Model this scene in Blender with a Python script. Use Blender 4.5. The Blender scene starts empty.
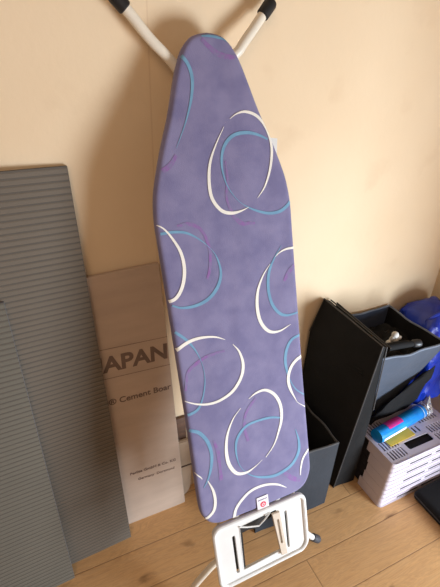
import bpy, bmesh, math, random
from mathutils import Vector, Matrix, noise
random.seed(7)
SC = bpy.context.scene
COL = SC.collection
V = Vector

# ------------------------------------------------------------------ helpers
def lin(c):
    return tuple(((x/255)/12.92 if x/255 <= .04045 else ((x/255+.055)/1.055)**2.4) for x in c) + (1,)

def mat(name, rgb, rough=.6, var=.0, vscale=20, bump=0, bscale=200, metal=0, coat=0, rgb2=None, stretch=(1,1,1), sheen=0, spec=.5, trans=0):
    m = bpy.data.materials.new(name); m.use_nodes = True
    nt = m.node_tree; b = nt.nodes['Principled BSDF']
    b.inputs['Roughness'].default_value = rough
    b.inputs['Metallic'].default_value = metal
    b.inputs['Coat Weight'].default_value = coat
    b.inputs['Specular IOR Level'].default_value = spec
    b.inputs['Transmission Weight'].default_value = trans
    if sheen:
        b.inputs['Sheen Weight'].default_value = sheen
    tc = nt.nodes.new('ShaderNodeTexCoord'); mp = nt.nodes.new('ShaderNodeMapping')
    mp.inputs['Scale'].default_value = stretch
    nt.links.new(tc.outputs['Object'], mp.inputs['Vector'])
    n = nt.nodes.new('ShaderNodeTexNoise'); n.inputs['Scale'].default_value = vscale; n.inputs['Detail'].default_value = 5
    nt.links.new(mp.outputs['Vector'], n.inputs['Vector'])
    mx = nt.nodes.new('ShaderNodeMix'); mx.data_type = 'RGBA'
    a = lin(rgb)
    if rgb2 is None:
        rgb2 = tuple(max(0, x*(1-var)) for x in rgb)
    mx.inputs['A'].default_value = a; mx.inputs['B'].default_value = lin(rgb2)
    rp = nt.nodes.new('ShaderNodeMapRange'); rp.inputs['From Min'].default_value = .35; rp.inputs['From Max'].default_value = .65
    nt.links.new(n.outputs['Fac'], rp.inputs['Value']); nt.links.new(rp.outputs['Result'], mx.inputs['Factor'])
    nt.links.new(mx.outputs['Result'], b.inputs['Base Color'])
    if bump:
        n2 = nt.nodes.new('ShaderNodeTexNoise'); n2.inputs['Scale'].default_value = bscale; n2.inputs['Detail'].default_value = 4
        nt.links.new(mp.outputs['Vector'], n2.inputs['Vector'])
        bp = nt.nodes.new('ShaderNodeBump'); bp.inputs['Strength'].default_value = bump; bp.inputs['Distance'].default_value = .002
        nt.links.new(n2.outputs['Fac'], bp.inputs['Height']); nt.links.new(bp.outputs['Normal'], b.inputs['Normal'])
    return m

def tag(o, label=None, cat=None, group=None, kind=None):
    if label: o['label'] = label
    if cat: o['category'] = cat
    if group: o['group'] = group
    if kind: o['kind'] = kind
    return o

def thing(name, label, cat, loc=(0,0,0), group=None):
    o = bpy.data.objects.new(name, None); COL.objects.link(o); o.location = loc
    o.empty_display_size = .05
    return tag(o, label, cat, group)

def obj(name, bm, mats, parent=None, smooth=True, loc=None, angle=35):
    """link a bmesh given in WORLD coordinates; its origin goes to loc / the parent's place"""
    me = bpy.data.meshes.new(name)
    bmesh.ops.recalc_face_normals(bm, faces=bm.faces[:])
    bm.to_mesh(me); bm.free()
    return link(name, me, mats, parent, smooth, loc, angle)

def link(name, me, mats, parent=None, smooth=True, loc=None, angle=35):
    if not isinstance(mats, (list, tuple)): mats = [mats]
    for m in mats: me.materials.append(m)
    if smooth:
        me.polygons.foreach_set('use_smooth', [True]*len(me.polygons))
        try: me.set_sharp_from_angle(angle=math.radians(angle))
        except Exception: pass
    o = bpy.data.objects.new(name, me); COL.objects.link(o)
    org = V(parent.matrix_world.translation) if parent else (V(loc) if loc is not None else V((0,0,0)))
    if parent:
        p = parent; org = V((0,0,0))
        while p: org += p.location; p = p.parent
    me.transform(Matrix.Translation(-org))
    if parent: o.parent = parent
    else: o.location = org
    return o

def box(bm, lo, hi, M=None, mi=0, bev=0):
    r = bmesh.ops.create_cube(bm, size=1)
    vs = r['verts']
    for v in vs:
        v.co = V([(lo[i]+hi[i])/2 + v.co[i]*(hi[i]-lo[i]) for i in range(3)])
    fs = list({f for v in vs for f in v.link_faces})
    for f in fs: f.material_index = mi
    if bev:
        es = list({e for v in vs for e in v.link_edges})
        r2 = bmesh.ops.bevel(bm, geom=es, offset=bev, segments=3, profile=.5, affect='EDGES')
        vs = list({v for v in r2['verts']} | {v for v in vs if v.is_valid})
        for f in r2['faces']: f.material_index = mi
        vs = list({v for f in r2['faces'] for v in f.verts} | set(vs))
    if M is not None:
        for v in vs: v.co = M @ v.co
    return vs

def hexa(bm, c, mi=0):
    """8 corners: bottom 4 (ccw) then top 4"""
    vs = [bm.verts.new(p) for p in c]
    for f in ((0,3,2,1),(4,5,6,7),(0,1,5,4),(1,2,6,5),(2,3,7,6),(3,0,4,7)):
        bm.faces.new([vs[i] for i in f]).material_index = mi
    return vs

def smooth_path(pts, n=6):
    P = [V(p) for p in pts]
    if len(P) < 3: return P
    out = []
    for i in range(len(P)-1):
        p0 = P[i-1] if i else P[i]*2-P[i+1]
        p1, p2 = P[i], P[i+1]
        p3 = P[i+2] if i+2 < len(P) else P[i+1]*2-P[i]
        for k in range(n):
            t = k/n
            out.append(.5*((2*p1)+(p2-p0)*t+(2*p0-5*p1+4*p2-p3)*t*t+(3*p1-p0-3*p2+p3)*t**3))
    out.append(P[-1]); return out

def tube(bm, pts, r, seg=14, mi=0, cap=True, closed=False):
    P = [V(p) for p in pts]; N = len(P)
    rs = r if isinstance(r, (list, tuple)) else [r]*N
    rings = []; up = None
    for i in range(N):
        if closed: t = (P[(i+1)%N]-P[i-1]).normalized()
        else: t = (P[min(i+1,N-1)]-P[max(i-1,0)]).normalized()
        if up is None:
            up = t.orthogonal().normalized()
        up = (up - t*up.dot(t)).normalized()
        s = t.cross(up)
        rings.append([bm.verts.new(P[i]+rs[i]*(up*math.cos(a)+s*math.sin(a))) for a in [2*math.pi*k/seg for k in range(seg)]])
    rng = range(N) if closed else range(N-1)
    for i in rng:
        a, b = rings[i], rings[(i+1)%N]
        for k in range(seg):
            bm.faces.new((a[k], a[(k+1)%seg], b[(k+1)%seg], b[k])).material_index = mi
    if cap and not closed:
        bm.faces.new(rings[0][::-1]).material_index = mi; bm.faces.new(rings[-1]).material_index = mi

def rrect(x0, y0, x1, y1, r, n=6):
    pts = []
    for cx, cy, a0 in ((x1-r, y0+r, -90), (x1-r, y1-r, 0), (x0+r, y1-r, 90), (x0+r, y0+r, 180)):
        for k in range(n+1):
            a = math.radians(a0+90*k/n); pts.append((cx+r*math.cos(a), cy+r*math.sin(a)))
    return pts

def plate_mesh(outer, holes, depth, bevel, M):
    """flat plate with holes; local xy outline, thickness along local z, then moved by M"""
    cu = bpy.data.curves.new('outline', 'CURVE'); cu.dimensions = '2D'; cu.fill_mode = 'BOTH'
    cu.extrude = depth/2; cu.bevel_depth = bevel; cu.bevel_resolution = 2; cu.offset = -bevel
    for L in [outer]+holes:
        s = cu.splines.new('POLY'); s.points.add(len(L)-1); s.use_cyclic_u = True
        for p, q in zip(s.points, L): p.co = (q[0], q[1], 0, 1)
    o = bpy.data.objects.new('outline', cu); COL.objects.link(o)
    bpy.context.view_layer.update()
    me = bpy.data.meshes.new_from_object(o.evaluated_get(bpy.context.evaluated_depsgraph_get()))
    bpy.data.objects.remove(o); bpy.data.curves.remove(cu)
    me.materials.clear(); me.transform(M)
    return me

def text_mesh(body, size, M, align='LEFT', thick=0, depth=.0002, xs=1):
    cu = bpy.data.curves.new('lettering', 'FONT'); cu.body = body; cu.size = size; cu.extrude = depth
    cu.offset = thick; cu.align_x = align; cu.resolution_u = 4
    o = bpy.data.objects.new('lettering', cu); COL.objects.link(o)
    bpy.context.view_layer.update()
    me = bpy.data.meshes.new_from_object(o.evaluated_get(bpy.context.evaluated_depsgraph_get()))
    bpy.data.objects.remove(o); bpy.data.curves.remove(cu)
    me.materials.clear(); me.transform(Matrix.Diagonal((xs,1,1,1))); me.transform(M)
    return me

def frame(o, u, v, n):
    u, v, n = V(u), V(v), V(n)
    return Matrix(((u.x,v.x,n.x,o[0]),(u.y,v.y,n.y,o[1]),(u.z,v.z,n.z,o[2]),(0,0,0,1)))

WALL = .93          # y of the back wall
CORNER = 1.385      # x of the right wall
STROKES = [
  ('W', [(0.0285,-0.1558,1.1),(0.045,-0.1471,3.4),(0.0661,-0.1447,6.8),(0.0912,-0.1551,8.0),(0.1105,-0.1801,8.1),(0.1191,-0.2155,8.1),(0.1125,-0.2575,6.9),(0.0958,-0.296,4.6),(0.0735,-0.3213,1.1)]),
  ('W', [(0.013,-0.1706,1.1),(-0.0073,-0.2006,3.3),(-0.025,-0.2344,6.5),(-0.0329,-0.2705,8.6),(-0.0316,-0.3077,9.3),(-0.0145,-0.3355,9.3),(0.0081,-0.3449,8.8),(0.0304,-0.3436,5.3),(0.0503,-0.3377,1.1)]),
  ('T', [(0.1107,-0.2016,4.6),(0.0879,-0.1908,6.8),(0.0615,-0.185,9.0),(0.0348,-0.1876,8.9),(0.0151,-0.2003,8.8),(0.0025,-0.2218,7.7),(-0.0012,-0.2506,5.5),(0.0047,-0.2838,3.3),(0.0199,-0.3117,1.8),(0.039,-0.3309,1.8),(0.0652,-0.3461,5.6),(0.0976,-0.3571,8.0),(0.127,-0.3566,9.3),(0.1487,-0.345,9.4),(0.1588,-0.334,9.4)]),
  ('T', [(-0.0599,-0.0352,8.8),(-0.0474,-0.0527,8.8),(-0.0424,-0.0731,8.8),(-0.0441,-0.0936,7.7),(-0.0506,-0.1178,6.5),(-0.0604,-0.1421,4.3),(-0.0737,-0.1691,2.6),(-0.0933,-0.2033,0.8)]),
  ('T', [(-0.0129,-0.0038,3.4),(0.0086,-0.0043,6.9),(0.0318,-0.0095,4.6),(0.0403,-0.0148,1.4)]),
  ('M', [(-0.0137,-0.0095,9.1),(0.001,-0.0235,11.3),(0.0184,-0.036,13.7),(0.0424,-0.0416,11.5),(0.059,-0.04,6.9)]),
  ('M', [(-0.1284,-0.2439,12.5),(-0.1105,-0.2341,12.6),(-0.0953,-0.2164,8.4)]),
  ('M', [(0.0082,-0.2374,4.4),(0.008,-0.2759,6.6),(0.0012,-0.3124,6.6),(0.015,-0.3523,8.8),(0.0345,-0.3702,8.9),(0.0622,-0.3742,6.8)]),
  ('W', [(-0.161,-0.3439,2.1),(-0.143,-0.3567,4.2),(-0.1273,-0.3808,6.3),(-0.1146,-0.4114,8.5),(-0.1124,-0.4462,9.6),(-0.1211,-0.4796,9.6),(-0.1388,-0.5037,9.7),(-0.1621,-0.5109,8.6)]),
  ('T', [(-0.152,-0.3656,7.3),(-0.125,-0.3656,7.3),(-0.0962,-0.3721,6.3),(-0.0687,-0.3912,3.2),(-0.046,-0.4161,1.3),(-0.0345,-0.4406,4.4),(-0.0318,-0.4716,7.7),(-0.0437,-0.4997,9.9),(-0.068,-0.5213,9.9),(-0.0984,-0.5305,8.8),(-0.1295,-0.5287,6.5),(-0.1509,-0.5189,4.3)]),
  ('M', [(-0.1141,-0.3549,6.3),(-0.0888,-0.3544,10.6),(-0.0655,-0.3684,8.5),(-0.0537,-0.3951,8.6),(-0.0503,-0.4246,8.7),(-0.0558,-0.4567,8.7),(-0.0648,-0.4774,6.5)]),
  ('M', [(0.0105,-0.351,6.6),(0.0296,-0.3708,8.9),(0.0514,-0.3715,9.0)]),
  ('W', [(0.1601,-0.4447,7.2),(0.136,-0.4444,5.9),(0.1168,-0.4498,3.5),(0.1053,-0.4575,1.2)]),
  ('W', [(0.0907,-0.4715,1.2),(0.0695,-0.4965,4.6),(0.0529,-0.5296,8.1),(0.0472,-0.5681,10.5),(0.0528,-0.6047,10.6),(0.0719,-0.6319,9.6),(0.0993,-0.6382,6.1),(0.1309,-0.6283,1.2)]),
  ('T', [(0.1237,-0.4342,1.2),(0.102,-0.4616,4.7),(0.0857,-0.4925,9.3),(0.0809,-0.5306,9.4),(0.0866,-0.5667,9.5),(0.1034,-0.5934,9.6),(0.1247,-0.6038,7.3),(0.1555,-0.6032,4.9)]),
  ('T', [(0.1593,-0.6614,7.6),(0.1332,-0.6672,8.8),(0.1176,-0.6851,10.0),(0.1096,-0.7108,10.1),(0.11,-0.7384,8.9),(0.1173,-0.7731,3.9),(0.1322,-0.8038,4.0),(0.1553,-0.8266,4.0)]),
  ('W', [(0.1608,-0.7169,11.6),(0.1386,-0.7255,10.3),(0.1223,-0.7419,10.3),(0.1129,-0.7674,10.3),(0.1153,-0.7958,9.2),(0.1297,-0.8334,2.1),(0.136,-0.8437,1.6),(0.1585,-0.8637,4.1)]),
  ('W', [(-0.1641,-0.6253,10.0),(-0.1334,-0.6108,10.0),(-0.1086,-0.606,9.0),(-0.0843,-0.6074,6.8),(-0.0609,-0.6137,4.6),(-0.0409,-0.6247,1.4)]),
  ('W', [(-0.0233,-0.6406,1.4),(-0.0094,-0.6636,5.9),(-0.0037,-0.6966,9.6),(-0.0125,-0.7278,9.7),(-0.0372,-0.756,9.7),(-0.071,-0.7696,8.5),(-0.1014,-0.7704,7.2),(-0.1305,-0.761,4.8),(-0.1587,-0.7442,2.4)]),
  ('T', [(-0.1565,-0.5757,7.7),(-0.132,-0.6015,7.8),(-0.1145,-0.6306,4.5),(-0.1042,-0.661,1.8),(-0.1006,-0.6918,1.9),(-0.1036,-0.7222,3.5),(-0.1148,-0.7557,4.8),(-0.1303,-0.7771,8.4),(-0.1622,-0.7846,9.6)]),
  ('M', [(-0.1496,-0.7213,7.0),(-0.1387,-0.6808,9.2),(-0.1169,-0.6648,11.4),(-0.0857,-0.6533,9.2),(-0.0452,-0.6515,7.0)]),
  ('T', [(-0.159,-0.8203,9.8),(-0.1342,-0.8352,11.1),(-0.1175,-0.8635,11.3),(-0.1111,-0.8998,10.3),(-0.1168,-0.937,9.2),(-0.129,-0.9678,5.3),(-0.1421,-0.986,2.1)]),
  ('W', [(-0.166,-0.9286,2.1),(-0.1479,-0.9515,3.9),(-0.1425,-0.9608,1.3)]),
  ('W', [(-0.1296,-0.9707,2.1),(-0.1197,-1.0046,8.2),(-0.1187,-1.0381,9.7),(-0.1283,-1.0639,9.9),(-0.1562,-1.0795,9.9)]),
  ('W', [(-0.0817,-1.1254,10.3),(-0.0772,-1.1132,10.2),(-0.0664,-1.0796,10.1),(-0.0368,-1.0524,10.0),(-0.0099,-1.0428,9.4),(0.0218,-1.0453,8.6),(0.054,-1.0573,7.3),(0.08,-1.0776,1.8)]),
  ('W', [(0.001,-0.7893,1.5),(0.0236,-0.7799,6.3),(0.0485,-0.7808,8.9),(0.0717,-0.8012,10.3),(0.0843,-0.8338,10.5),(0.0836,-0.8723,9.4),(0.0717,-0.907,6.8),(0.0553,-0.9387,4.1),(0.0299,-0.9652,2.2)]),
  ('W', [(-0.0234,-0.8062,1.5),(-0.0459,-0.8283,3.8),(-0.0654,-0.8652,7.7),(-0.0735,-0.907,10.4),(-0.0707,-0.9466,12.0),(-0.0544,-0.9779,10.9),(-0.0278,-0.9871,8.3),(-0.0016,-0.9797,2.8),(0.0195,-0.9687,1.1)]),
  ('T', [(0.0839,-0.8693,5.3),(0.0533,-0.8589,7.9),(0.0155,-0.8559,7.8),(-0.0162,-0.8607,9.0),(-0.0406,-0.884,9.1),(-0.0485,-0.9165,6.6),(-0.0433,-0.9603,2.2),(-0.0191,-0.9975,2.8),(0.017,-1.0204,8.5),(0.0568,-1.0283,11.5),(0.0991,-1.0165,11.6),(0.1234,-0.988,11.5),(0.1283,-0.9542,8.5),(0.1212,-0.9157,1.7)]),
  ('W', [(0.162,-0.9819,8.7),(0.1383,-1.007,7.3),(0.1292,-1.0315,5.9),(0.1249,-1.0581,3.0)]),
  ('M', [(0.021,-0.7941,10.1),(-0.006,-0.8181,10.1),(-0.0184,-0.8554,10.3),(-0.0128,-0.9026,10.6)]),
  ('M', [(-0.1016,-0.8673,7.6),(-0.0952,-0.8975,12.9),(-0.0954,-0.9398,10.6),(-0.0956,-0.983,13.5)]),
  ('M', [(0.1569,-0.4842,9.6),(0.1394,-0.4979,14.3),(0.124,-0.5192,9.5)]),
  ('M', [(0.0782,-1.0298,11.6),(0.1002,-1.0575,17.7),(0.1237,-1.0735,12.0)]),
]
# ------------------------------------------------------------------ camera
cam = bpy.data.cameras.new('camera'); co = bpy.data.objects.new('camera', cam); COL.objects.link(co)
rt, up, fw = V((.907,-.419,.038)), V((.178,.463,.868)), V((.381,.781,-.495))
fw.normalize(); rt = (rt-fw*rt.dot(fw)).normalized(); up = rt.cross(fw)
co.matrix_world = frame((0,0,1.4), rt, up, -fw)
cam.sensor_width = 36; cam.lens = 36*414.06/587; cam.clip_start = .02
SC.camera = co
SC.view_settings.view_transform = 'Standard'; SC.view_settings.look = 'None'
SC.view_settings.exposure = 0

# ------------------------------------------------------------------ setting
def wall_mat(name, base, c2):
    m = mat(name, base, .85, vscale=2.2, rgb2=c2, bump=.25, bscale=60)
    nt = m.node_tree; b = nt.nodes['Principled BSDF']
    src = b.inputs['Base Color'].links[0].from_socket
    tc = nt.nodes.new('ShaderNodeTexCoord'); sp = nt.nodes.new('ShaderNodeSeparateXYZ')
    nt.links.new(tc.outputs['Object'], sp.inputs[0])
    # hairline joint in the plaster
    s1 = nt.nodes.new('ShaderNodeMath'); s1.operation = 'SUBTRACT'; s1.inputs[1].default_value = .272
    nt.links.new(sp.outputs['X'], s1.inputs[0])
    ab = nt.nodes.new('ShaderNodeMath'); ab.operation = 'ABSOLUTE'; nt.links.new(s1.outputs[0], ab.inputs[0])
    mr = nt.nodes.new('ShaderNodeMapRange'); mr.inputs['From Min'].default_value = .0; mr.inputs['From Max'].default_value = .0025
    mr.inputs['To Min'].default_value = .22; mr.inputs['To Max'].default_value = 0
    nt.links.new(ab.outputs[0], mr.inputs['Value'])
    # faint scuffs
    vn = nt.nodes.new('ShaderNodeTexNoise'); vn.inputs['Scale'].default_value = 9; vn.inputs['Detail'].default_value = 8
    nt.links.new(tc.outputs['Object'], vn.inputs['Vector'])
    sr = nt.nodes.new('ShaderNodeMapRange'); sr.inputs['From Min'].default_value = .62; sr.inputs['From Max'].default_value = .75
    sr.inputs['To Max'].default_value = .10
    nt.links.new(vn.outputs['Fac'], sr.inputs['Value'])
    ad = nt.nodes.new('ShaderNodeMath'); ad.operation = 'MAXIMUM'
    nt.links.new(mr.outputs[0], ad.inputs[0]); nt.links.new(sr.outputs[0], ad.inputs[1])
    mx = nt.nodes.new('ShaderNodeMix'); mx.data_type = 'RGBA'; mx.inputs['B'].default_value = lin((170,125,85))
    nt.links.new(src, mx.inputs['A']); nt.links.new(ad.outputs[0], mx.inputs['Factor'])
    nt.links.new(mx.outputs['Result'], b.inputs['Base Color'])
    return m
M_wall = wall_mat('cream_wall_paint', (227,204,172), (222,197,163))

def wood_floor():
    m = bpy.data.materials.new('oak_planks'); m.use_nodes = True; nt = m.node_tree; L = nt.links; N = nt.nodes
    b = N['Principled BSDF']; b.inputs['Roughness'].default_value = .42; b.inputs['Specular IOR Level'].default_value = .4
    def math_(op, a, b_=None, c=None):
        n = N.new('ShaderNodeMath'); n.operation = op
        for i, x in enumerate((a, b_, c)):
            if x is None: continue
            if isinstance(x, (int, float)): n.inputs[i].default_value = x
            else: L.new(x, n.inputs[i])
        return n.outputs[0]
    tc = N.new('ShaderNodeTexCoord'); sp = N.new('ShaderNodeSeparateXYZ'); L.new(tc.outputs['Object'], sp.inputs[0])
    X, Y = sp.outputs['X'], sp.outputs['Y']
    ry = math_('DIVIDE', math_('SUBTRACT', Y, .405), .125)
    row = math_('FLOOR', ry); fy = math_('FRACT', math_('ADD', ry, 100))
    px = math_('ADD', math_('DIVIDE', math_('SUBTRACT', X, .611), 1.25), math_('MULTIPLY', row, .385))
    ci = math_('FLOOR', px); fx = math_('FRACT', math_('ADD', px, 100))
    dy = math_('MULTIPLY', math_('MINIMUM', fy, math_('SUBTRACT', 1, fy)), .125)
    dx = math_('MULTIPLY', math_('MINIMUM', fx, math_('SUBTRACT', 1, fx)), 1.25)
    d = math_('MINIMUM', dx, dy)
    seam = N.new('ShaderNodeMapRange'); seam.inputs['From Min'].default_value = .0004; seam.inputs['From Max'].default_value = .0022
    seam.inputs['To Min'].default_value = 1; seam.inputs['To Max'].default_value = 0; L.new(d, seam.inputs['Value'])
    pid = math_('ADD', math_('MULTIPLY', row, 7.31), math_('MULTIPLY', ci, 3.77))
    wn = N.new('ShaderNodeTexWhiteNoise'); wn.noise_dimensions = '1D'; L.new(pid, wn.inputs['W'])
    cb = N.new('ShaderNodeCombineXYZ')
    L.new(math_('MULTIPLY', X, 2.2), cb.inputs[0]); L.new(math_('MULTIPLY', Y, 16), cb.inputs[1]); L.new(math_('MULTIPLY', pid, 2.3), cb.inputs[2])
    g = N.new('ShaderNodeTexNoise'); g.inputs['Scale'].default_value = 1.6; g.inputs['Detail'].default_value = 9; g.inputs['Roughness'].default_value = .62; g.inputs['Distortion'].default_value = 1.3
    L.new(cb.outputs[0], g.inputs['Vector'])
    # rings (cathedral figure)
    rg = math_('FRACT', math_('MULTIPLY', g.outputs['Fac'], 9))
    rg = math_('ABSOLUTE', math_('SUBTRACT', rg, .5))
    fine = N.new('ShaderNodeTexNoise'); fine.inputs['Scale'].default_value = 1; fine.inputs['Detail'].default_value = 6
    cb2 = N.new('ShaderNodeCombineXYZ'); L.new(math_('MULTIPLY', X, 12), cb2.inputs[0]); L.new(math_('MULTIPLY', Y, 260), cb2.inputs[1]); L.new(pid, cb2.inputs[2])
    L.new(cb2.outputs[0], fine.inputs['Vector'])
    # knots
    cb3 = N.new('ShaderNodeCombineXYZ'); L.new(math_('MULTIPLY', X, 5.5), cb3.inputs[0]); L.new(math_('MULTIPLY', Y, 13), cb3.inputs[1]); L.new(pid, cb3.inputs[2])
    vo = N.new('ShaderNodeTexVoronoi'); vo.inputs['Scale'].default_value = 1.0
    wobble = N.new('ShaderNodeVectorMath'); wobble.operation = 'ADD'
    nz = N.new('ShaderNodeTexNoise'); nz.inputs['Scale'].default_value = 3; L.new(cb3.outputs[0], nz.inputs['Vector'])
    sc = N.new('ShaderNodeVectorMath'); sc.operation = 'SCALE'; sc.inputs['Scale'].default_value = .35; L.new(nz.outputs['Color'], sc.inputs[0])
    L.new(cb3.outputs[0], wobble.inputs[0]); L.new(sc.outputs[0], wobble.inputs[1]); L.new(wobble.outputs[0], vo.inputs['Vector'])
    kn = N.new('ShaderNodeMapRange'); kn.inputs['From Min'].default_value = .05; kn.inputs['From Max'].default_value = .20; kn.inputs['To Min'].default_value = 1; kn.inputs['To Max'].default_value = 0
    L.new(vo.outputs['Distance'], kn.inputs['Value'])
    keep = N.new('ShaderNodeSeparateColor'); L.new(vo.outputs['Color'], keep.inputs[0])
    kn2 = math_('MULTIPLY', kn.outputs[0], math_('GREATER_THAN', keep.outputs[0], .45))
    def mix(f, a, b_, ):
        n = N.new('ShaderNodeMix'); n.data_type = 'RGBA'
        if isinstance(f, (int, float)): n.inputs['Factor'].default_value = f
        else: L.new(f, n.inputs['Factor'])
        for k, x in (('A', a), ('B', b_)):
            if isinstance(x, tuple): n.inputs[k].default_value = x
            else: L.new(x, n.inputs[k])
        return n.outputs['Result']
    base = mix(wn.outputs['Value'], lin((212,162,106)), lin((196,145,90)))
    base = mix(math_('MULTIPLY', rg, .8), base, lin((150,103,62)))
    base = mix(math_('MULTIPLY', fine.outputs['Fac'], .38), base, lin((236,202,158)))
    base = mix(math_('MULTIPLY', kn2, .75), base, lin((92,58,34)))
    base = mix(math_('MULTIPLY', seam.outputs[0], .5), base, lin((60,36,22)))
    L.new(base, b.inputs['Base Color'])
    bp = N.new('ShaderNodeBump'); bp.inputs['Strength'].default_value = .25; bp.inputs['Distance'].default_value = .001
    L.new(math_('SUBTRACT', fine.outputs['Fac'], math_('MULTIPLY', seam.outputs[0], 3)), bp.inputs['Height']); L.new(bp.outputs[0], b.inputs['Normal'])
    return m

def struct(name, lo, hi, m):
    bm = bmesh.new(); box(bm, lo, hi); return tag(obj(name, bm, m, smooth=False), kind='structure')
struct('floor', (-2.2,-2.4,-.05), (CORNER+.12,WALL+.1,0), wood_floor())
struct('wall_back', (-2.2,WALL,0), (CORNER+.12,WALL+.1,2.5), M_wall)
struct('wall_right', (CORNER,.16,0), (CORNER+.12,WALL,2.5), M_wall)

# ------------------------------------------------------------------ grey ribbed backer boards
def ribbed_board(name, label, BR, TR, width, thick, mface, medge, yaw=0.0, pitch=.0135):
    BR, TR = V(BR), V(TR)
    root = thing(name, label, 'board', (BR.x-width/2, BR.y, 0))
    v = (TR-BR); L = v.length; v.normalize()
    u = V((-1, yaw, 0)); u = (u-v*u.dot(v)).normalized()
    n = u.cross(v); n = n if n.y < 0 else -n
    BR = BR
    bm = bmesh.new(); nr = int(L/pitch); prof = []
    for i in range(nr):
        s = i*L/nr; w = L/nr
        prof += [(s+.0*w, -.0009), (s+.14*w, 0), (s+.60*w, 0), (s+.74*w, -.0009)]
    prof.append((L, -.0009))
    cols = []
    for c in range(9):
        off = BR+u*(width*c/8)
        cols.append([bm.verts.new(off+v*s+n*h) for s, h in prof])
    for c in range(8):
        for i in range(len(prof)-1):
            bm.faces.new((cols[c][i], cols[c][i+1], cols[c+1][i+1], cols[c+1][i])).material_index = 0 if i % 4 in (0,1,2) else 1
    obj('ribbed_face', bm, [mface, M_groove], root, smooth=False)
    bm = bmesh.new()
    a = [BR-n*.001, BR+u*width-n*.001, BR+u*width-n*thick, BR-n*thick]
    hexa(bm, a+[p+v*L for p in a])
    obj('foam_core', bm, medge, root, smooth=False)
    return root
M_grey = mat('grey_ribbed_foam', (108,98,86), .75, var=.05, vscale=3, bump=.3, bscale=300)
M_greyf = mat('grey_green_foam', (108,103,92), .75, var=.05, vscale=3, bump=.3, bscale=300)
M_groove = mat('groove_shade_foam', (89,82,74), .8, var=.05)  # darker copy of the board grey, paints shade into the grooves
M_edge = mat('dark_foam_edge', (84,80,76), .8, var=.05)
M_edge2 = mat('blue_grey_foam_edge', (112,114,124), .8, var=.05)
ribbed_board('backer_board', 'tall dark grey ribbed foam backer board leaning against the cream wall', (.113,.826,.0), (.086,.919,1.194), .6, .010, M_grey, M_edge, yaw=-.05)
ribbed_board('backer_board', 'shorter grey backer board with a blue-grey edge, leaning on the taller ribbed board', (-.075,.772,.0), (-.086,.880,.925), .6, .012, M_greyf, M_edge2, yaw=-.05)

# ------------------------------------------------------------------ cement board pack
BR = V((.322,.872,.0)); TR = V((.272,.9145,.944))
vv = (TR-BR); LP = vv.length; vv.normalize(); uu = V((1,0,0)); uu = (uu-vv*uu.dot(vv)).normalized(); nn = uu.cross(vv)
MP = frame(BR, uu, vv, nn)
M_paper = mat('taupe_kraft_wrap', (190,168,150), .7, var=.05, vscale=6, bump=.35, bscale=18, stretch=(1,1,4))
M_print = mat('brown_print', (118,98,88), .7, var=.1)
pack = thing('cement_board', 'wrapped cement board with brown printing, standing on the floor behind the ribbed board', 'board', (.05,.88,0))
me = plate_mesh(rrect(-.6,.0005,0,LP,.004), [], .010, .0015, MP @ Matrix.Translation((0,0,-.0068)))
link('paper_wrap', me, M_paper, pack)
def print_at(name, body, u, v, size, align='RIGHT', thick=0, rot=-2.6, xs=1):
    me = text_mesh(body, size, MP @ Matrix.Translation((u,v,.0003)) @ Matrix.Rotation(math.radians(rot),4,'Z'), align, thick, xs=xs)
    return link(name, me, M_print, pack, smooth=False)
print_at('printed_brand', 'AQUAPAN', -.003, .6525, .069, thick=.0022, rot=-3.2, xs=1.0)
print_at('printed_name', 'Aquapanel® Cement Boar', -.006, .5375, .028, thick=.0005, rot=-3.0)
print_at('printed_address', 'Perlite GmbH & Co. KG', -.016, .229, .0155, thick=.0003, rot=-4.5)
print_at('printed_address', 'Germany  Dortmund', -.024, .194, .0145, thick=.0002, rot=-5.5)
bm = bmesh.new()
for v0, v1 in ((.7355,.7235),(.6425,.6265)):
    c = [(-.6,v0+.03),(0,v1-.001),(0,v1+.0005),(-.6,v0+.0318)]
    bm.faces.new([bm.verts.new(MP @ V((a,b,.0005))) for a,b in c])
obj('printed_rule', bm, M_print, pack, smooth=False)

M_card = mat('beige_card', (178,156,134), .7, var=.08, vscale=12, bump=.4, bscale=25)
bm = bmesh.new()
out = [(.10,0),(.325,0)]+[(.325+.027*math.sin(math.radians(a)), .04-.04*math.cos(math.radians(a))) for a in (15,30,45,60,75,90)]+[(.357,.165),(.353,.284),(.10,.286)]
F = [[bm.verts.new((x, y, z)) for x, z in out] for y in (.8995,.914)]
bm.faces.new(F[0]); bm.faces.new(F[1][::-1])
for i in range(len(out)):
    j = (i+1)%len(out); bm.faces.new((F[0][i],F[1][i],F[1][j],F[0][j]))
bmesh.ops.bevel(bm, geom=bm.edges[:], offset=.003, segments=2, affect='EDGES')
box(bm, (.30,.8975,.158), (.3562,.9148,.163), mi=1)
tag(obj('cardboard_sheet', bm, [M_card, mat('dark_strap',(70,52,42),.7)]), 'beige cardboard piece with a rounded lower corner, peeping out behind the cement board', 'cardboard')
bm = bmesh.new(); box(bm, (.10,.917,0), (.344,.9285,.375), bev=.002)  # dark sheet added for the patch of shade on the wall
tag(obj('wall_shade_board', bm, mat('dark_brown_shade',(104,74,56),.6,var=.2,vscale=10,stretch=(1,1,8))), 'dark brown sheet standing in for shade between the beige cardboard and the wall', 'shade_board')

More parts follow.
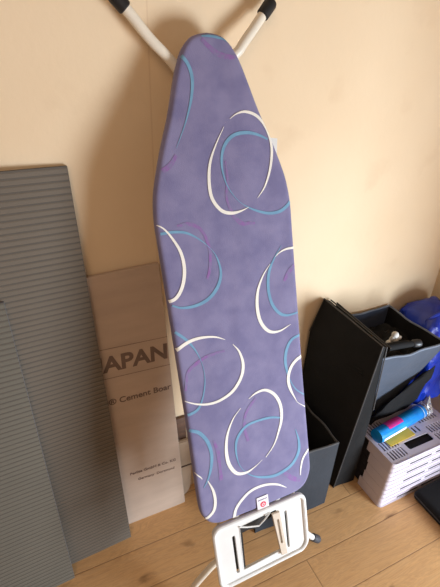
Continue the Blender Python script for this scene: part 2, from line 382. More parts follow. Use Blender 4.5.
# ------------------------------------------------------------------ ironing board
AP = V((.372,.868,1.439)); BN = V((-.050,-.955,.292)).normalized()
BV = V((-.034,.294,.955)); BV = (BV-BN*BV.dot(BN)).normalized(); BU = BV.cross(BN)
MB = frame(AP, BU, BV, BN)
B = lambda u, v, n=0: MB @ V((u, v, n))
ib = thing('ironing_board', 'folded ironing board in a purple cover with white and blue loops, leaning against the wall', 'ironing board', (.42,.57,0))
prof = [(.0045,0),(.003,.014),(-.002,.031),(-.011,.043),(-.024,.0535),(-.05,.067),(-.092,.082),(-.125,.093),(-.155,.104),(-.197,.1215),(-.262,.1445),(-.30,.154),(-.345,.159),(-.40,.159),(-.6,.1585),(-.8,.1585),(-.95,.160),(-1.037,.1605),(-1.06,.158),(-1.08,.150),(-1.095,.139),(-1.104,.125),(-1.1085,.108),(-1.1095,.09)]
def half_w(v):
    for (v0,w0),(v1,w1) in zip(prof, prof[1:]):
        if v <= v0 and v >= v1: return w0+(w1-w0)*(v0-v)/(v0-v1)
    return 0
sp = smooth_path([(a,b,0) for a,b in prof[1:]], 4)
outline = [(p.y, p.x) for p in sp]                       # right side, top -> bottom
OUT = [(0,.0045)]+outline+[(0,-1.1105)]+[(-a,b) for a,b in outline[::-1]]
def inside(u, v):
    c = False; n = len(OUT); j = n-1
    for i in range(n):
        xi, yi = OUT[i]; xj, yj = OUT[j]
        if (yi > v) != (yj > v) and u < (xj-xi)*(v-yi)/(yj-yi)+xi: c = not c
        j = i
    return c
def edge_d(u, v):
    best = 9
    n = len(OUT)
    for i in range(n):
        ax, ay = OUT[i]; bx, by = OUT[(i+1)%n]
        if min(ay,by)-.03 > v or max(ay,by)+.03 < v: 
            continue
        dx, dy = bx-ax, by-ay; t = max(0, min(1, ((u-ax)*dx+(v-ay)*dy)/(dx*dx+dy*dy+1e-12)))
        best = min(best, math.hypot(u-ax-t*dx, v-ay-t*dy))
    return best
RE = .010
def height(u, v):
    d = edge_d(u, v); h = 0
    if d < RE: h = -RE+math.sqrt(max(0, RE*RE-(RE-d)**2))
    k = min(1, d/.03)
    h += k*.0016*noise.noise(V((u*9, v*5, 3.1))) + k*.0010*noise.noise(V((u*26, v*10, 8.7)))
    h -= k*.0012*math.exp(-((u+.015+.02*math.sin(v*6))/.006)**2)*max(0, 1-abs(v+.53)/.22)
    return h
bm = bmesh.new()
vlist = [.0038,.0025,.0008,-.001,-.003,-.006,-.010,-.015,-.021,-.028,-.037,-.048]
while vlist[-1] > -1.085: vlist.append(vlist[-1]-.010)
vlist += [-1.0905,-1.096,-1.101,-1.1045,-1.107,-1.1088,-1.1095]
def wrow(v):
    for (a0,b0),(a1,b1) in zip([(0,.0045)]+outline, outline):
        if b1 <= v <= b0: return a0+(a1-a0)*(b0-v)/max(1e-9,(b0-b1))
    return .09
NC = 44; rows = []
for v in vlist:
    w = max(.004, wrow(v)); rows.append([])
    for k in range(NC+1):
        t = -math.cos(math.pi*k/NC); t = .5*t+.5*(2*k/NC-1) if abs(t) < .0 else t
        rows[-1].append(bm.verts.new(B(w*t, v, height(w*t*.9999, v))))
for a, b in zip(rows, rows[1:]):
    for k in range(NC): bm.faces.new((a[k], b[k], b[k+1], a[k+1]))
# skirt round the rim
rim = [r[0] for r in rows] + rows[-1][1:-1] + [r[-1] for r in rows[::-1]] + rows[0][1:-1][::-1]
INV = MB.inverted()
low = []
for r in rim:
    p = INV @ r.co; low.append(bm.verts.new(MB @ V((p.x*.985, p.y if p.y > -1.0 else -1.0+(p.y+1.0)*.97, -.026))))
for i in range(len(rim)):
    j = (i+1)%len(rim); bm.faces.new((rim[i], rim[j], low[j], low[i]))
bm.faces.new(low)
nbase = len(bm.faces)
bmesh.ops.recalc_face_normals(bm, faces=bm.faces[:])
# printed loops of the cover's fabric
def ribbon(pts, mi, lift):
    P = smooth_path([(a,b,w) for a,b,w in pts], 8)
    prev = None
    for i, p in enumerate(P):
        q0 = P[max(i-1,0)]; q1 = P[min(i+1,len(P)-1)]
        t = V((q1.x-q0.x, q1.y-q0.y)); t.normalize(); nrm = V((-t.y, t.x)); w = max(.25, p.z*.78)*.0005
        row = []
        for s in (-1,-.33,.33,1):
            u, v = p.x+nrm.x*w*s, p.y+nrm.y*w*s
            row.append((u, v))
        ok = all(inside(u,v) for u, v in row)
        cur = [bm.verts.new(B(u, v, height(u, v)+lift)) for u, v in row] if ok else None
        if prev and cur:
            for k in range(3):
                f = bm.faces.new((prev[k], prev[k+1], cur[k+1], cur[k])); f.material_index = mi
                f.normal_update()
                if f.normal.dot(BN) < 0: f.normal_flip()
        prev = cur
for c, pts in STROKES:
    ribbon(pts, {'W':1,'T':2,'M':3}[c], {'M':.0006,'T':.0009,'W':.0012}[c])

def cover_mats():
    base = ((126,120,154), (110,105,142))
    ms = []
    ms.append(mat('purple_cover_cloth', base[0], .85, vscale=22, rgb2=base[1], bump=.25, bscale=500, sheen=.15))
    ms.append(mat('white_print_cloth', (236,230,220), .8, var=.03, bump=.2, bscale=500))
    ms.append(mat('blue_print_cloth', (112,156,184), .8, vscale=40, rgb2=(104,144,174), bump=.2, bscale=500))
    ms.append(mat('magenta_print_cloth', (134,96,154), .85, vscale=90, rgb2=(122,114,150), bump=.2, bscale=500))
    return ms
me = bpy.data.meshes.new('cover'); bm.to_mesh(me); bm.free()
cover = link('cover', me, cover_mats(), ib, angle=60)
M_white = mat('white_enamel', (226,224,220), .35, var=.02, coat=.2)
M_cream = mat('cream_enamel', (232,222,204), .38, var=.03, coat=.2)
M_black = mat('black_rubber', (22,21,22), .6, var=.1)
M_gcap = mat('dark_grey_rubber', (62,64,70), .5, var=.1)
# sticker on the cover
lab = plate_mesh(rrect(-.0095,-1.1095,.0235,-1.0735,.0008), [], .0002, .0001, MB @ Matrix.Translation((0,0,.0028)) )
stk = link('care_label', lab, mat('label_white',(236,226,230),.6), cover); stk['label'] = 'small white label with a red round emblem'
bm = bmesh.new()
def disc(bm, cu_, cv_, r, n_, seg=6, rot=0):
    bm.faces.new([bm.verts.new(B(cu_+r*math.cos(rot+2*math.pi*k/seg), cv_+r*math.sin(rot+2*math.pi*k/seg), n_)) for k in range(seg)])
disc(bm, .0075, -1.0975, .0085, .0036, 24)
obj('red_emblem', bm, mat('emblem_red',(214,60,84),.5), cover, smooth=False)
bm = bmesh.new()
for k in range(5): disc(bm, .0075+.0035*math.cos(k*1.2566), -1.0975+.0035*math.sin(k*1.2566), .0016, .0042, 10)
obj('emblem_petal', bm, mat('petal_white',(245,225,228),.5), cover, smooth=False)
bm = bmesh.new()
for k in range(7):
    a = -.0065+k*.0039; bm.faces.new([bm.verts.new(B(x,y,.0036)) for x,y in ((a,-1.084),(a+.0028,-1.084),(a+.0028,-1.0805),(a,-1.0805))])
obj('label_print', bm, mat('print_grey',(120,120,140),.6), cover, smooth=False)

# metal bed under the cover
rim2 = [(a*.9,b*.985-.006) for a,b in outline[::3]]+[(-a*.9,b*.985-.006) for a,b in outline[::-3]]
bm = bmesh.new(); tube(bm, [B(a,b,-.031) for a,b in rim2], .006, seg=8, closed=True)
for k in range(9):
    v = -.2-.1*k; w = half_w(v)*.88; tube(bm, [B(-w,v,-.031),B(w,v,-.031)], .004, seg=8)
obj('bed_frame', bm, M_cream, ib)

# leg frames: each a pair of tubes that run behind the bed and splay at the foot
def leg(name, path, cap_m, capL=.035, r=.0102, m=M_cream):
    P = smooth_path(path, 6)
    bm = bmesh.new(); tube(bm, P, r); o = obj(name, bm, m, ib)
    e0 = P[0]; d = (P[0]-P[1]).normalized()
    bm = bmesh.new()
    tube(bm, [e0-d*(capL-.008), e0-d*(capL-.010), e0+d*.004, e0+d*.008, e0+d*.011], [r+.0005, r+.0032, r+.0036, r+.002, r*.5], seg=18)
    obj('rubber_foot', bm, cap_m, o)
    return o
leg('leg', [(.204,.9,1.489),(.230,.897,1.463),(.262,.893,1.428),(.316,.885,1.376),B(-.032,-.115,-.048),B(-.03,-.4,-.048),B(-.03,-.9,-.05)], M_black)
leg('leg', [(.5235,.9,1.4975),(.487,.892,1.456),(.451,.884,1.4145),B(.032,-.085,-.048),B(.03,-.4,-.048),B(.03,-.9,-.05)], M_black)
leg('leg', [(.212,.571,.013),(.240,.578,.06),(.290,.575,.13),(.37,.575,.22),B(-.055,-1.06,-.072),B(-.05,-.8,-.072),B(-.05,-.45,-.07)], M_gcap, r=.0095)
leg('leg', [(.676,.566,.014),(.650,.570,.040),(.610,.574,.095),(.545,.576,.19),B(.055,-1.06,-.072),B(.05,-.8,-.072),B(.05,-.45,-.07)], M_gcap, r=.0095, m=M_white)
for v, h in ((-.98,-.072),(-.62,-.06)):
    bm = bmesh.new(); tube(bm, [B(-.055,v,h),B(.055,v,h)], .0065, seg=10); obj('cross_bar', bm, M_cream, ib)
bm = bmesh.new()
hexa(bm, [B(.130,-.232,-.031),B(.142,-.232,-.031),B(.142,-.232,-.020),B(.130,-.232,-.020),B(.128,-.197,-.031),B(.1465,-.200,-.031),B(.1465,-.200,-.020),B(.128,-.197,-.020)])
obj('catch_lever', bm, M_white, ib, smooth=False)

# iron rest
o_ = rrect(-.139,-1.305,.1315,-1.112,.022,8)
def skew(p):                                       # slightly bowed bottom edge
    x, y = p
    if y < -1.2: y += -.010*(1-(x/.135)**2)+.016*max(0, x/.135)**2
    return (x, y)
outer = [skew(p) for p in o_]
op = [(-.0685,-1.276),(.047,-1.270),(.043,-1.130),(-.0655,-1.137)]
slotL = rrect(-.0885,-1.2785,-.0805,-1.158,.0035,4)
slotR = rrect(.0668,-1.270,.0738,-1.148,.003,4)
me = plate_mesh(outer, [op, slotL, slotR], .006, .001, MB @ Matrix.Translation((0,0,-.002)))
rest = link('iron_rest', me, M_white, ib, angle=50)
bm = bmesh.new(); tube(bm, [B(a*.972-.0001,-1.21+(b+1.21)*.962,.003) for a,b in outer], .0058, seg=10, closed=True)
obj('raised_rim', bm, M_white, rest)
bm = bmesh.new()
tube(bm, [B(a,b,.001) for a,b in op], .0022, seg=8, closed=True)
obj('opening_lip', bm, M_white, rest)
M_beige = mat('beige_plastic', (206,190,172), .45, var=.03)
me = plate_mesh([(.027,-1.135),(.050,-1.137),(.0615,-1.279),(.0435,-1.278)], [[(.0385,-1.157),(.0445,-1.157),(.0500,-1.238),(.0445,-1.238)]], .006, .0008, MB @ Matrix.Translation((0,0,.006)))
link('slider_bar', me, M_beige, rest)
M_dark = mat('strip_black', (20,19,20), .5, var=.1)
bm = bmesh.new(); hexa(bm, [B(*p) for p in ((-.084,-1.277,-.016),(-.079,-1.277,-.016),(-.079,-1.277,-.008),(-.084,-1.277,-.008),(-.086,-1.156,-.016),(-.0795,-1.156,-.016),(-.0795,-1.156,-.008),(-.086,-1.156,-.008))]); obj('dark_strip', bm, M_dark, rest, smooth=False)  # dark strips back the slots and line the opening's left edge
bm = bmesh.new(); hexa(bm, [B(*p) for p in ((.066,-1.272,-.016),(.075,-1.272,-.016),(.075,-1.272,-.008),(.066,-1.272,-.008),(.066,-1.146,-.016),(.075,-1.146,-.016),(.075,-1.146,-.008),(.066,-1.146,-.008))]); obj('dark_strip', bm, M_dark, rest, smooth=False)
bm = bmesh.new(); hexa(bm, [B(*p) for p in ((.0425,-1.24,-.002),(.051,-1.24,-.002),(.051,-1.24,.001),(.0425,-1.24,.001),(.0385,-1.155,-.002),(.0465,-1.155,-.002),(.0465,-1.155,.001),(.0385,-1.155,.001))]); obj('dark_strip', bm, M_dark, rest, smooth=False)
bm = bmesh.new(); hexa(bm, [B(*p) for p in ((-.066,-1.272,-.010),(-.061,-1.272,-.010),(-.061,-1.272,-.001),(-.066,-1.272,-.001),(-.0635,-1.14,-.010),(-.058,-1.14,-.010),(-.058,-1.14,-.001),(-.0635,-1.14,-.001))]); obj('dark_strip', bm, M_dark, rest, smooth=False)
bm = bmesh.new()
out = [(-.067,-1.128),(.052,-1.121),(.050,-1.146),(.030,-1.156),(.010,-1.161),(-.012,-1.172),(-.040,-1.166),(-.067,-1.169)]
Fa = [bm.verts.new(B(a,b,-.006)) for a,b in out]; Fb = [bm.verts.new(B(a,b,-.016)) for a,b in out]
bm.faces.new(Fa); bm.faces.new(Fb[::-1])
for i in range(len(out)): bm.faces.new((Fa[i],Fb[i],Fb[(i+1)%len(out)],Fa[(i+1)%len(out)]))
obj('end_cap', bm, M_dark, rest, smooth=False)
bm = bmesh.new(); tube(bm, [B(*p) for p in ((-.066,-1.136,.004),(-.045,-1.146,.004),(-.012,-1.157,.004),(.004,-1.147,.004),(.024,-1.131,.004),(.008,-1.133,.004))], .0021, seg=8)
obj('wire_clip', bm, M_white, rest)
bm = bmesh.new(); tube(bm, [B(.016,-1.288,.0012),B(.0195,-1.293,.0016),B(.0225,-1.296,.0016),B(.026,-1.290,.0012)], .0009, seg=6)
obj('moulded_arrow', bm, mat('moulding_grey',(170,168,166),.5), rest)
for s in (-1,1):
    bm = bmesh.new(); tube(bm, [B(s*.112,-1.02,-.034),B(s*.112,-1.11,-.030),B(s*.112,-1.20,-.014),B(s*.112,-1.285,-.012)], .005, seg=10)
    obj('support_rail', bm, M_cream, ib)

# ------------------------------------------------------------------ fabric storage boxes
M_slate = mat('slate_fabric', (60,71,88), .8, var=.12, vscale=8, bump=.5, bscale=60, sheen=.1)
M_slate2 = mat('dark_slate_fabric', (38,43,51), .8, var=.1, vscale=8, bump=.5, bscale=60)
M_blackf = mat('black_fabric', (17,17,19), .85, var=.3, vscale=12, bump=.4, bscale=80, spec=.3)
M_pipe = mat('grey_piping', (64,62,62), .7, var=.1)
def fabric_box(name, label, bot, top, sag=0, mo=None, mi_=None):
    """bot/top: four corners FL, FR, BR, BL"""
    root = thing(name, label, 'storage box', tuple(sum((V(p) for p in bot), V())/4))
    bot = [V(p) for p in bot]; top = [V(p) for p in top]
    cb, ct = sum(bot, V())/4, sum(top, V())/4
    NS, NZ = 12, 10
    for s, nm in enumerate(('front_panel','side_panel','back_panel','side_panel')):
        b0, b1, t0, t1 = bot[s], bot[(s+1)%4], top[s], top[(s+1)%4]
        outn = ((b0+b1)/2-cb); outn.z = 0; outn.normalize()
        bm = bmesh.new(); grids = []
        for off, flip in ((0,0),(-.006,1)):
            g = []
            for j in range(NZ+1):
                r = []
                for i in range(NS+1):
                    a, c = i/NS, j/NZ
                    p = (b0.lerp(b1,a)).lerp(t0.lerp(t1,a), c)
                    e = math.sin(math.pi*a)
                    p = p + outn*(off + e*.006*noise.noise(V((a*4+s*7, c*4, 1.3)))*1.5) 
                    p.z -= sag*e*c*c
                    # stop the inner sheet short of the corners
                    if flip:
                        m = (b0.lerp(b1,.5)).lerp(t0.lerp(t1,.5), c); p += (m-p)*.03*abs(2*a-1)
                    r.append(bm.verts.new(p))
                g.append(r)
            for j in range(NZ):
                for i in range(NS):
                    f = bm.faces.new((g[j][i],g[j][i+1],g[j+1][i+1],g[j+1][i])); f.material_index = flip
            grids.append(g)
        a, b_ = grids
        for i in range(NS): bm.faces.new((a[NZ][i],a[NZ][i+1],b_[NZ][i+1],b_[NZ][i])); bm.faces.new((a[0][i],a[0][i+1],b_[0][i+1],b_[0][i]))
        for j in range(NZ):
            bm.faces.new((a[j][0],a[j+1][0],b_[j+1][0],b_[j][0])); bm.faces.new((a[j][NS],a[j+1][NS],b_[j+1][NS],b_[j][NS]))
        inner = mi_[s] if isinstance(mi_, (list,tuple)) else mi_
        obj(nm, bm, [mo, inner], root)
        bm = bmesh.new()
        pts = []
        for i in range(NS+1):
            q = t0.lerp(t1, i/NS)+outn*(-.003+math.sin(math.pi*i/NS)*.009*noise.noise(V((i/NS*4+s*7, 4, 1.3)))); q.z -= sag*math.sin(math.pi*i/NS)
            pts.append(q)
        tube(bm, pts, .0038, seg=8)
        obj('rim_binding', bm, M_bind if mo is M_slate else M_pipe, root)
    bm = bmesh.new()
    q = [cb.lerp(p,.97)+V((0,0,.003)) for p in bot]; bm.faces.new([bm.verts.new(p) for p in q])
    r = bmesh.ops.extrude_face_region(bm, geom=bm.faces[:]); 
    for x in r['geom']:
        if isinstance(x, bmesh.types.BMVert): x.co.z += .006
    obj('base_panel', bm, M_blackf, root)
    return root
M_bind = mat('light_slate_binding', (112,122,138), .75, var=.1)
M_slin = mat('lit_slate_lining', (60,70,92), .8, var=.2, vscale=9, bump=.4, bscale=50)  # back and left lining coloured as lit; the black sides stand for shade
fabric_box('storage_box', 'large open slate grey fabric storage box, its inside coloured part lit and part shaded, against the wall',
    [(.965,.865,0),(1.12,.865,0),(1.135,.915,0),(.965,.915,0)],
    [(.886,.682,.622),(1.158,.668,.622),(1.153,.922,.622),(.905,.922,.632)], sag=.008, mo=M_slate, mi_=[M_blackf,M_blackf,M_slin,M_slin])
fabric_box('storage_box', 'small dark grey fabric box with a black inside, directly behind the ironing board foot',
    [(.50,.672,0),(.788,.668,0),(.788,.90,0),(.50,.90,0)],
    [(.49,.678,.316),(.790,.674,.310),(.792,.915,.310),(.49,.915,.316)], mo=M_slate2, mi_=M_blackf)

# black folded box leaning between them
fb = thing('folded_storage_box', 'black folded fabric box with grey piping, standing upright between the two grey boxes', 'storage box', (.87,.80,0))
NT, FT, FK, FB_, NB = V((.851,.662,.695)), V((.834,.918,.717)), V((.796,.918,.60)), V((.802,.918,0)), V((.858,.705,0))
NTr, FTr, FKr, FBr, NBr = V((.872,.668,.683)), V((.862,.921,.705)), V((.862,.921,.60)), V((.94,.918,0)), V((.950,.700,0))
NMr = V((.900,.672,.42)); NM = V((.856,.680,.42))
bm = bmesh.new()
Lf = [bm.verts.new(p) for p in (NT, FT, FK, FB_, NB, NM)]; Rf = [bm.verts.new(p) for p in (NTr, FTr, FKr, FBr, NBr, NMr)]
bm.faces.new(Lf); bm.faces.new(Rf[::-1])
for i in range(6): bm.faces.new((Lf[i], Rf[i], Rf[(i+1)%6], Lf[(i+1)%6]))
bmesh.ops.recalc_face_normals(bm, faces=bm.faces[:])
bmesh.ops.triangulate(bm, faces=bm.faces[:])
bmesh.ops.subdivide_edges(bm, edges=bm.edges[:], cuts=5, use_grid_fill=True)
bm.normal_update()
for v in bm.verts: v.co += v.normal*.004*noise.noise(v.co*13)
obj('folded_body', bm, M_blackf, fb)
bm = bmesh.new(); tube(bm, [FK, FT+V((-.001,0,.002)), NT+V((-.001,-.001,.002)), NM, NB], .0024, seg=8)
tube(bm, [FTr+V((.002,0,.002)), NTr+V((.002,-.002,.002)), NMr+V((.001,-.002,0))], .0022, seg=8)
obj('piping', bm, M_pipe, fb)
bm = bmesh.new()
a = (NT*.25+FT*.75)*.86+(NB*.25+FB_*.75)*.14
for k, (p, q) in enumerate((((.835,.88,.60),(.850,.70,.575)), ((.832,.88,.585),(.850,.70,.56)))):
    tube(bm, smooth_path([V(p)+V((-.012,0,0)), (V(p)+V(q))/2+V((-.011,0,-.01)), V(q)+V((-.004,0,0))], 6), .003, seg=6)
obj('zip_seam', bm, M_blackf, fb)
# second lid sheet standing just inside
bm = bmesh.new()
c = [(.884,.690,.60),(.888,.690,.60),(.872,.90,.60),(.868,.90,.60),(.890,.665,.672),(.894,.668,.672),(.876,.90,.702),(.872,.90,.702)]
hexa(bm, [V(p) for p in c])
tube(bm, [V((.888,.690,.615)), V((.892,.666,.676)), V((.874,.90,.705))], .0022, seg=8, mi=1)
tag(obj('box_lid', bm, [M_blackf, M_pipe], smooth=False), 'thin black lid sheet tucked between the folded black box and the large open box', 'lid')

# umbrella and small white toy in the open box
um = thing('umbrella', 'black folded umbrella lying across the front rim of the large open box', 'umbrella', (.97,.70,.62))
bm = bmesh.new(); P = [V((.895,.715,.628)), V((.93,.714,.634)), V((.98,.706,.636)), V((1.02,.700,.634)), V((1.03,.698,.633))]
tube(bm, P, [.010,.0125,.013,.011,.009]); obj('canopy', bm, M_blackf, um)
bm = bmesh.new(); tube(bm, [V((1.028,.698,.633)),V((1.032,.698,.633)),V((1.050,.694,.632)),V((1.056,.693,.632)),V((1.060,.692,.632))], [.010,.0125,.0135,.012,.006]); obj('handle', bm, mat('dark_grey_plastic',(44,46,50),.4), um)
M_toy = mat('white_plush', (214,210,204), .9, var=.12, vscale=60, bump=.6, bscale=120)
bm = bmesh.new()
for c, r in (((.985,.735,.632),(.016,.014,.018)), ((.982,.733,.656),(.012,.011,.012)), ((.973,.732,.645),(.007,.007,.012)), ((1.000,.732,.641),(.013,.008,.007)), ((.968,.735,.628),(.012,.010,.009))):
    bmesh.ops.create_uvsphere(bm, u_segments=14, v_segments=10, radius=1, matrix=Matrix.Translation(c) @ Matrix.Diagonal((*r,1)))
tag(obj('crumpled_cloth', bm, M_toy, loc=(.985,.735,.61)), 'small white lumpy cloth item peeping over the front rim of the large open box', 'cloth')
# what fills the box up to the toy
bm = bmesh.new()
N_ = 16; g = []
for j in range(N_+1):
    g.append([bm.verts.new((.915+.215*i/N_, .705+.19*j/N_, .56+.045*noise.noise(V((i*.35,j*.35,2)))+.03*math.sin(math.pi*i/N_)*math.sin(math.pi*j/N_))) for i in range(N_+1)])
for j in range(N_):
    for i in range(N_): bm.faces.new((g[j][i],g[j][i+1],g[j+1][i+1],g[j+1][i]))
sk = [g[0][i] for i in range(N_+1)]+[g[j][N_] for j in range(1,N_+1)]+[g[N_][i] for i in range(N_-1,-1,-1)]+[g[j][0] for j in range(N_-1,0,-1)]
lo = [bm.verts.new((.975+(v.co.x-.915)*.62, .872+(v.co.y-.705)*.2, .012)) for v in sk]
for i in range(len(sk)): bm.faces.new((sk[i], lo[i], lo[(i+1)%len(sk)], sk[(i+1)%len(sk)]))
bm.faces.new(lo)
tag(obj('folded_clothes', bm, M_blackf), 'black clothes filling the inside of the large open box', 'clothes')

# ------------------------------------------------------------------ blue bag
M_blue = mat('blue_woven_plastic', (10,58,190), .4, rgb2=(6,36,140), vscale=9, bump=.9, bscale=24, spec=.6)
bm = bmesh.new(); NZ, NA = 44, 72; rings = []
for j in range(NZ+1):
    t = j/NZ; z = .004+t*.655
    y0 = .808-.092*min(1, max(0,(t-.372)/.04))+.05*max(0,t-.62); y1 = .922
    x0 = 1.172 + .0*t; x1 = 1.376
    cx, cy = (x0+x1)/2, (y0+y1)/2; hx, hy = (x1-x0)/2, (y1-y0)/2
    top = 1 if t < .9 else math.sqrt(max(0.02, 1-((t-.9)/.1)**2*.9))
    r = []
    for k in range(NA):
        a = 2*math.pi*k/NA; c, s = math.cos(a), math.sin(a)
        e = .45; X = cx+hx*top*math.copysign(abs(c)**e, c); Y = cy+hy*top*math.copysign(abs(s)**e, s)
        p = V((X, Y, z)); d = (noise.noise(V((X*14, Y*14, z*7)))*.5+noise.noise(V((X*34, Y*34, z*16)))*.25)*.06
        q = V((c, s, 0)); rg_ = 1-abs(noise.noise(V((X*22+3, Y*22, z*11))))*2; p -= q*(abs(d)*.9+.010*max(0, rg_)**2); p.z += (.02*noise.noise(V((X*9,Y*9,4))) if t > .8 else 0)
        r.append(bm.verts.new(p))
    rings.append(r)
for a, b in zip(rings, rings[1:]):
    for k in range(NA): bm.faces.new((a[k], a[(k+1)%NA], b[(k+1)%NA], b[k]))
bm.faces.new(rings[0][::-1]); bm.faces.new(rings[-1])
bag = thing('carrier_bag', 'crumpled bright blue plastic bag squeezed into the corner beside the large grey box', 'bag', (1.27,.86,0))
obj('bag_body', bm, M_blue, bag)
bm = bmesh.new(); tube(bm, smooth_path([(1.20,.80,.60),(1.21,.785,.635),(1.25,.78,.65),(1.30,.785,.635),(1.32,.80,.59)],6), .007, seg=8); obj('bag_handle', bm, M_blue, bag)

# ------------------------------------------------------------------ stack of slotted plastic baskets
M_bask = mat('white_lilac_plastic', (208,198,208), .42, var=.04, vscale=10)
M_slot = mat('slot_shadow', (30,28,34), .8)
CX0, CX1, CY0, CY1 = .956, 1.300, .572, .757
def basket(k, n, label):
    top = k == n-1
    root = thing('plastic_basket', label, 'basket', ((CX0+CX1)/2, (CY0+CY1)/2, .0), 'stack of slotted plastic baskets')
    hgt = .0462; z0 = .001+k*hgt; z1 = z0+hgt-.0012
    # cut-out of the near short end (the handle hole): its width follows the oval
    gy = [(.684,.735),(.672,.735),(.668,.735),(.672,.735),(.690,.735)][k]
    o = rrect(CX0, CY0, CX1, CY1, .014, 5)
    bm = bmesh.new()
    def band(z_a, z_b, out):
        ring = rrect(CX0, CY0-out, CX1, CY1+out, .014+out, 5)
        inn = rrect(CX0+.004, CY0+.004, CX1-.004, CY1-.004, .010, 5)
        n_ = len(ring)
        for i in range(n_):
            j = (i+1)%n_
            p, q = ring[i], ring[j]
            segs = [(0,1)]
            if abs(p[0]-q[0]) < 1e-6 and p[0] < CX0+.001 and abs(p[1]-q[1]) > .05:      # the left end: leave the hole out
                f = lambda y: (y-p[1])/(q[1]-p[1])
                a, b = sorted((f(gy[0]), f(gy[1]))); segs = [(0,a),(b,1)]
            for a, b in segs:
                P0 = V(p).lerp(V(q), a); P1 = V(p).lerp(V(q), b); Q0 = V(inn[i]).lerp(V(inn[j]), a); Q1 = V(inn[i]).lerp(V(inn[j]), b)
                vs = [bm.verts.new((w.x, w.y, z)) for z in (z_a, z_b) for w in (P0, P1, Q1, Q0)]
                for f_ in ((0,3,2,1),(4,5,6,7),(0,1,5,4),(1,2,6,5),(2,3,7,6),(3,0,4,7)): bm.faces.new([vs[x] for x in f_])
    band(z0, z0+.006, .003); band(z0+.006, z0+.024, .0); band(z0+.024, z0+.029, .002); band(z0+.029, z1, -.0006)
    bmesh.ops.remove_doubles(bm, verts=bm.verts, dist=.00001)
    obj('side_wall', bm, M_bask, root, smooth=False)
    bm = bmesh.new(); box(bm, (CX0+.012, CY0+.008, z0+.0005), (CX1-.008, CY1-.004, z1-(.014 if top else .0003))); obj('inner_shade_block', bm, M_slot, root, smooth=False)  # dark block added for the shade inside the handle hole
    # long slots in the front side, dark bars painted for their shade
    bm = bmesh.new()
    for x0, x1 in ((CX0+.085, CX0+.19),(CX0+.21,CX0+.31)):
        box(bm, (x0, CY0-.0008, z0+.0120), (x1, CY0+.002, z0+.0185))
    obj('side_slot_shade', bm, M_slot, root, smooth=False)
    if top:
        holes = []
        def grid(xa, xb, ya, yb, nx, ny=1, gap=.45):
            for a in range(nx):
                for b in range(ny):
                    w = (xb-xa)/nx; h = (yb-ya)/ny
                    holes.append([(xa+w*a, ya+h*b+.003), (xa+w*(a+gap), ya+h*b+.003), (xa+w*(a+gap), ya+h*(b+1)-.003), (xa+w*a, ya+h*(b+1)-.003)])
        grid(.970,1.045,.585,.668,6,2)
        grid(1.062,1.175,.645,.678,6,1,.4)
        grid(1.195,1.288,.585,.660,7,2)
        grid(.972,1.288,.668,.745,34,2) if False else None
        grid(.970,1.060,.682,.748,7,1)
        grid(1.19,1.288,.672,.745,7,2)
        holes.append(rrect(1.058,.600,1.178,.632,.006,3))
        me = plate_mesh(rrect(CX0, CY0, CX1, CY1, .014, 5), holes, .003, .0004, Matrix.Translation((0,0,z1+.0015)))
        tp = link('slotted_top', me, M_bask, root, smooth=False)
        bm = bmesh.new(); box(bm, (CX0+.008,CY0+.008,z1-.012), (CX1-.008,CY1-.008,z1-.009)); obj('inner_shade_sheet', bm, M_slot, root, smooth=False)  # dark sheet added as the shade beneath the top slots
        bm = bmesh.new(); tube(bm, [(a,b,z1+.002) for a,b in rrect(CX0,CY0,CX1,CY1,.014,5)], .003, seg=8, closed=True); obj('top_rim', bm, M_bask, root)
    return root
nm = ['lilac-white plastic basket resting on the floor, bottom of the basket stack', 'lilac-white plastic basket, second from the bottom of the stack',
      'lilac-white plastic basket in the middle of the five-high stack', 'lilac-white plastic basket, directly under the topmost one of the stack', 'topmost lilac-white slotted basket, with the blue roll lying on it']
for k in range(5): basket(k, 5, nm[k])
ZT = .001+5*.0462+.003

bm = bmesh.new(); box(bm, (1.00,.640,ZT+.0005), (1.125,.700,ZT+.003), M=Matrix.Translation((1.1,.68,0)) @ Matrix.Rotation(.05,4,'Z') @ Matrix.Translation((-1.1,-.68,0)))
tag(obj('yellow_card', bm, mat('yellow_card',(232,196,70),.6,var=.06), smooth=False), 'yellow card lying on the basket stack under the blue roll', 'card')
# blue roll pack
rl = thing('roll_pack', 'bright blue wrapped roll with a pink label lying on top of the basket stack', 'packaging', (1.1,.73,ZT))
A0, A1 = V((.966,.674,ZT+.0285)), V((1.252,.706,ZT+.0285)); dr = (A1-A0).normalized()
def roll_seg(bm, t0, t1, r, a0=0, a1=360, n=36, steps=10, wob=.0):
    sd = dr.cross(V((0,0,1))).normalized(); prev = None
    for i in range(steps+1):
        c = A0.lerp(A1, t0+(t1-t0)*i/steps); ring = []
        for k in range(n+1):
            a = math.radians(a0+(a1-a0)*k/n); rr = r*(1+wob*noise.noise(V((i*.9, math.cos(a)*2, math.sin(a)*2))))
            ring.append(bm.verts.new(c+sd*rr*math.cos(a)+V((0,0,1))*rr*math.sin(a)))
        if prev:
            for k in range(n): bm.faces.new((prev[k], prev[k+1], ring[k+1], ring[k]))
        else: first = ring
        prev = ring
    return first, prev
bm = bmesh.new(); f, l = roll_seg(bm, 0, .86, .0255, wob=.05); bm.faces.new(f[:-1]); bm.faces.new(l[:-1])
bmesh.ops.remove_doubles(bm, verts=bm.verts, dist=.00001)
obj('roll_body', bm, mat('bright_blue_film',(20,150,220),.3,rgb2=(10,120,205),vscale=14,coat=.3), rl)
bm = bmesh.new(); roll_seg(bm, .16, .42, .0268, 60, 150); obj('pink_label', bm, mat('pink_label',(222,48,140),.4,rgb2=(196,70,160),vscale=50), rl)
bm = bmesh.new(); roll_seg(bm, .03, .44, .0270, -12, 14)
obj('white_strip', bm, mat('white_strip',(238,240,245),.4), rl)
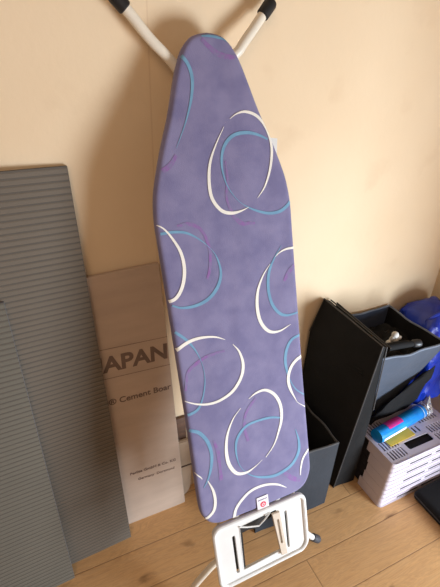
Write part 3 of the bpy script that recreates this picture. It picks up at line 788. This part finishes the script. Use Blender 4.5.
bm = bmesh.new(); 
for a, b in ((.80,.87),(.895,.90)): roll_seg(bm, a, a+.012, .0270, 0, 360, steps=2)
obj('end_band', bm, mat('pale_band',(190,215,235),.4), rl)
M_film = mat('clear_film', (225,222,222), .2, var=.1, vscale=30, bump=.8, bscale=60, trans=.6)
bm = bmesh.new(); roll_seg(bm, .86, 1.0, .024, wob=.5, n=20, steps=6)
c = A1+V((-.01,.0,0))
vs = [bm.verts.new(c+V(p)) for p in ((-.02,-.012,.012),(.015,-.010,.014),(.022,.012,.018),(-.014,.014,.020),(.002,.004,.062))]
for a, b in ((0,1),(1,2),(2,3),(3,0)): bm.faces.new((vs[a],vs[b],vs[4]))
obj('film_end', bm, M_film, rl)

# dark mass sagging over the back edge of the baskets
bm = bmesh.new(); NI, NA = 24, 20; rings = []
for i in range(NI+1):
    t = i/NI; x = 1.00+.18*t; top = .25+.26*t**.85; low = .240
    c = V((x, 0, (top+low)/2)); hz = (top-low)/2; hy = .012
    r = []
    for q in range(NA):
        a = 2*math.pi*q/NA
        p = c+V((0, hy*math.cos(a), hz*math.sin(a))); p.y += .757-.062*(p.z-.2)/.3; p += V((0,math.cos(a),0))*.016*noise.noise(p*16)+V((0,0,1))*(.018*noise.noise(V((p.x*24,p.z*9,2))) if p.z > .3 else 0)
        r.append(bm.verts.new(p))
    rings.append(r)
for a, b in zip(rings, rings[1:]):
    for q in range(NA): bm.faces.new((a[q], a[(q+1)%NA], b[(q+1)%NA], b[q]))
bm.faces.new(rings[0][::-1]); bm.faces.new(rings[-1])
tag(obj('dark_bundle', bm, M_blackf), 'dark sagging mass wedged between the blue roll and the large grey box', 'cloth')

# black flat bag on the floor at the right
fbg = thing('laptop_bag', 'flat black bag lying on the floor in front of the basket stack', 'bag', (1.24,.43,0))
bm = bmesh.new(); vs = box(bm, (1.103,.24,.001), (1.372,.556,.046), bev=.014)
bmesh.ops.triangulate(bm, faces=[f for f in bm.faces if f.calc_area() > .01]); bmesh.ops.subdivide_edges(bm, edges=[e for e in bm.edges if e.calc_length() > .05], cuts=4)
for v in bm.verts:
    if v.co.z > .02: v.co.z += .003*noise.noise(v.co*20)
obj('bag_body', bm, M_blackf, fbg)
bm = bmesh.new(); tube(bm, [(a,b,.024) for a,b in rrect(1.1025,.2395,1.3725,.5565,.016,4)], .0022, seg=8, closed=True); obj('piping', bm, M_pipe, fbg)

# ------------------------------------------------------------------ light
w = bpy.data.worlds.new('world'); SC.world = w; w.use_nodes = True
bg = w.node_tree.nodes['Background']; bg.inputs[0].default_value = (1.0,.81,.65,1); bg.inputs[1].default_value = .26
def area(name, loc, target, size, power, color):
    l = bpy.data.lights.new(name, 'AREA'); l.shape = 'RECTANGLE'; l.size, l.size_y = size; l.energy = power; l.color = color
    o = bpy.data.objects.new(name, l); COL.objects.link(o); o.location = loc
    o.rotation_euler = (V(target)-V(loc)).to_track_quat('-Z','Y').to_euler(); return o
area('window_light', (1.62,-.80,.42), (.75,.85,.40), (.7,.8), 66, (.78,.89,1.0))
area('room_light', (-.7,-1.0,2.3), (.2,.9,1.3), (1.0,1.0), 12, (1.0,.70,.47))
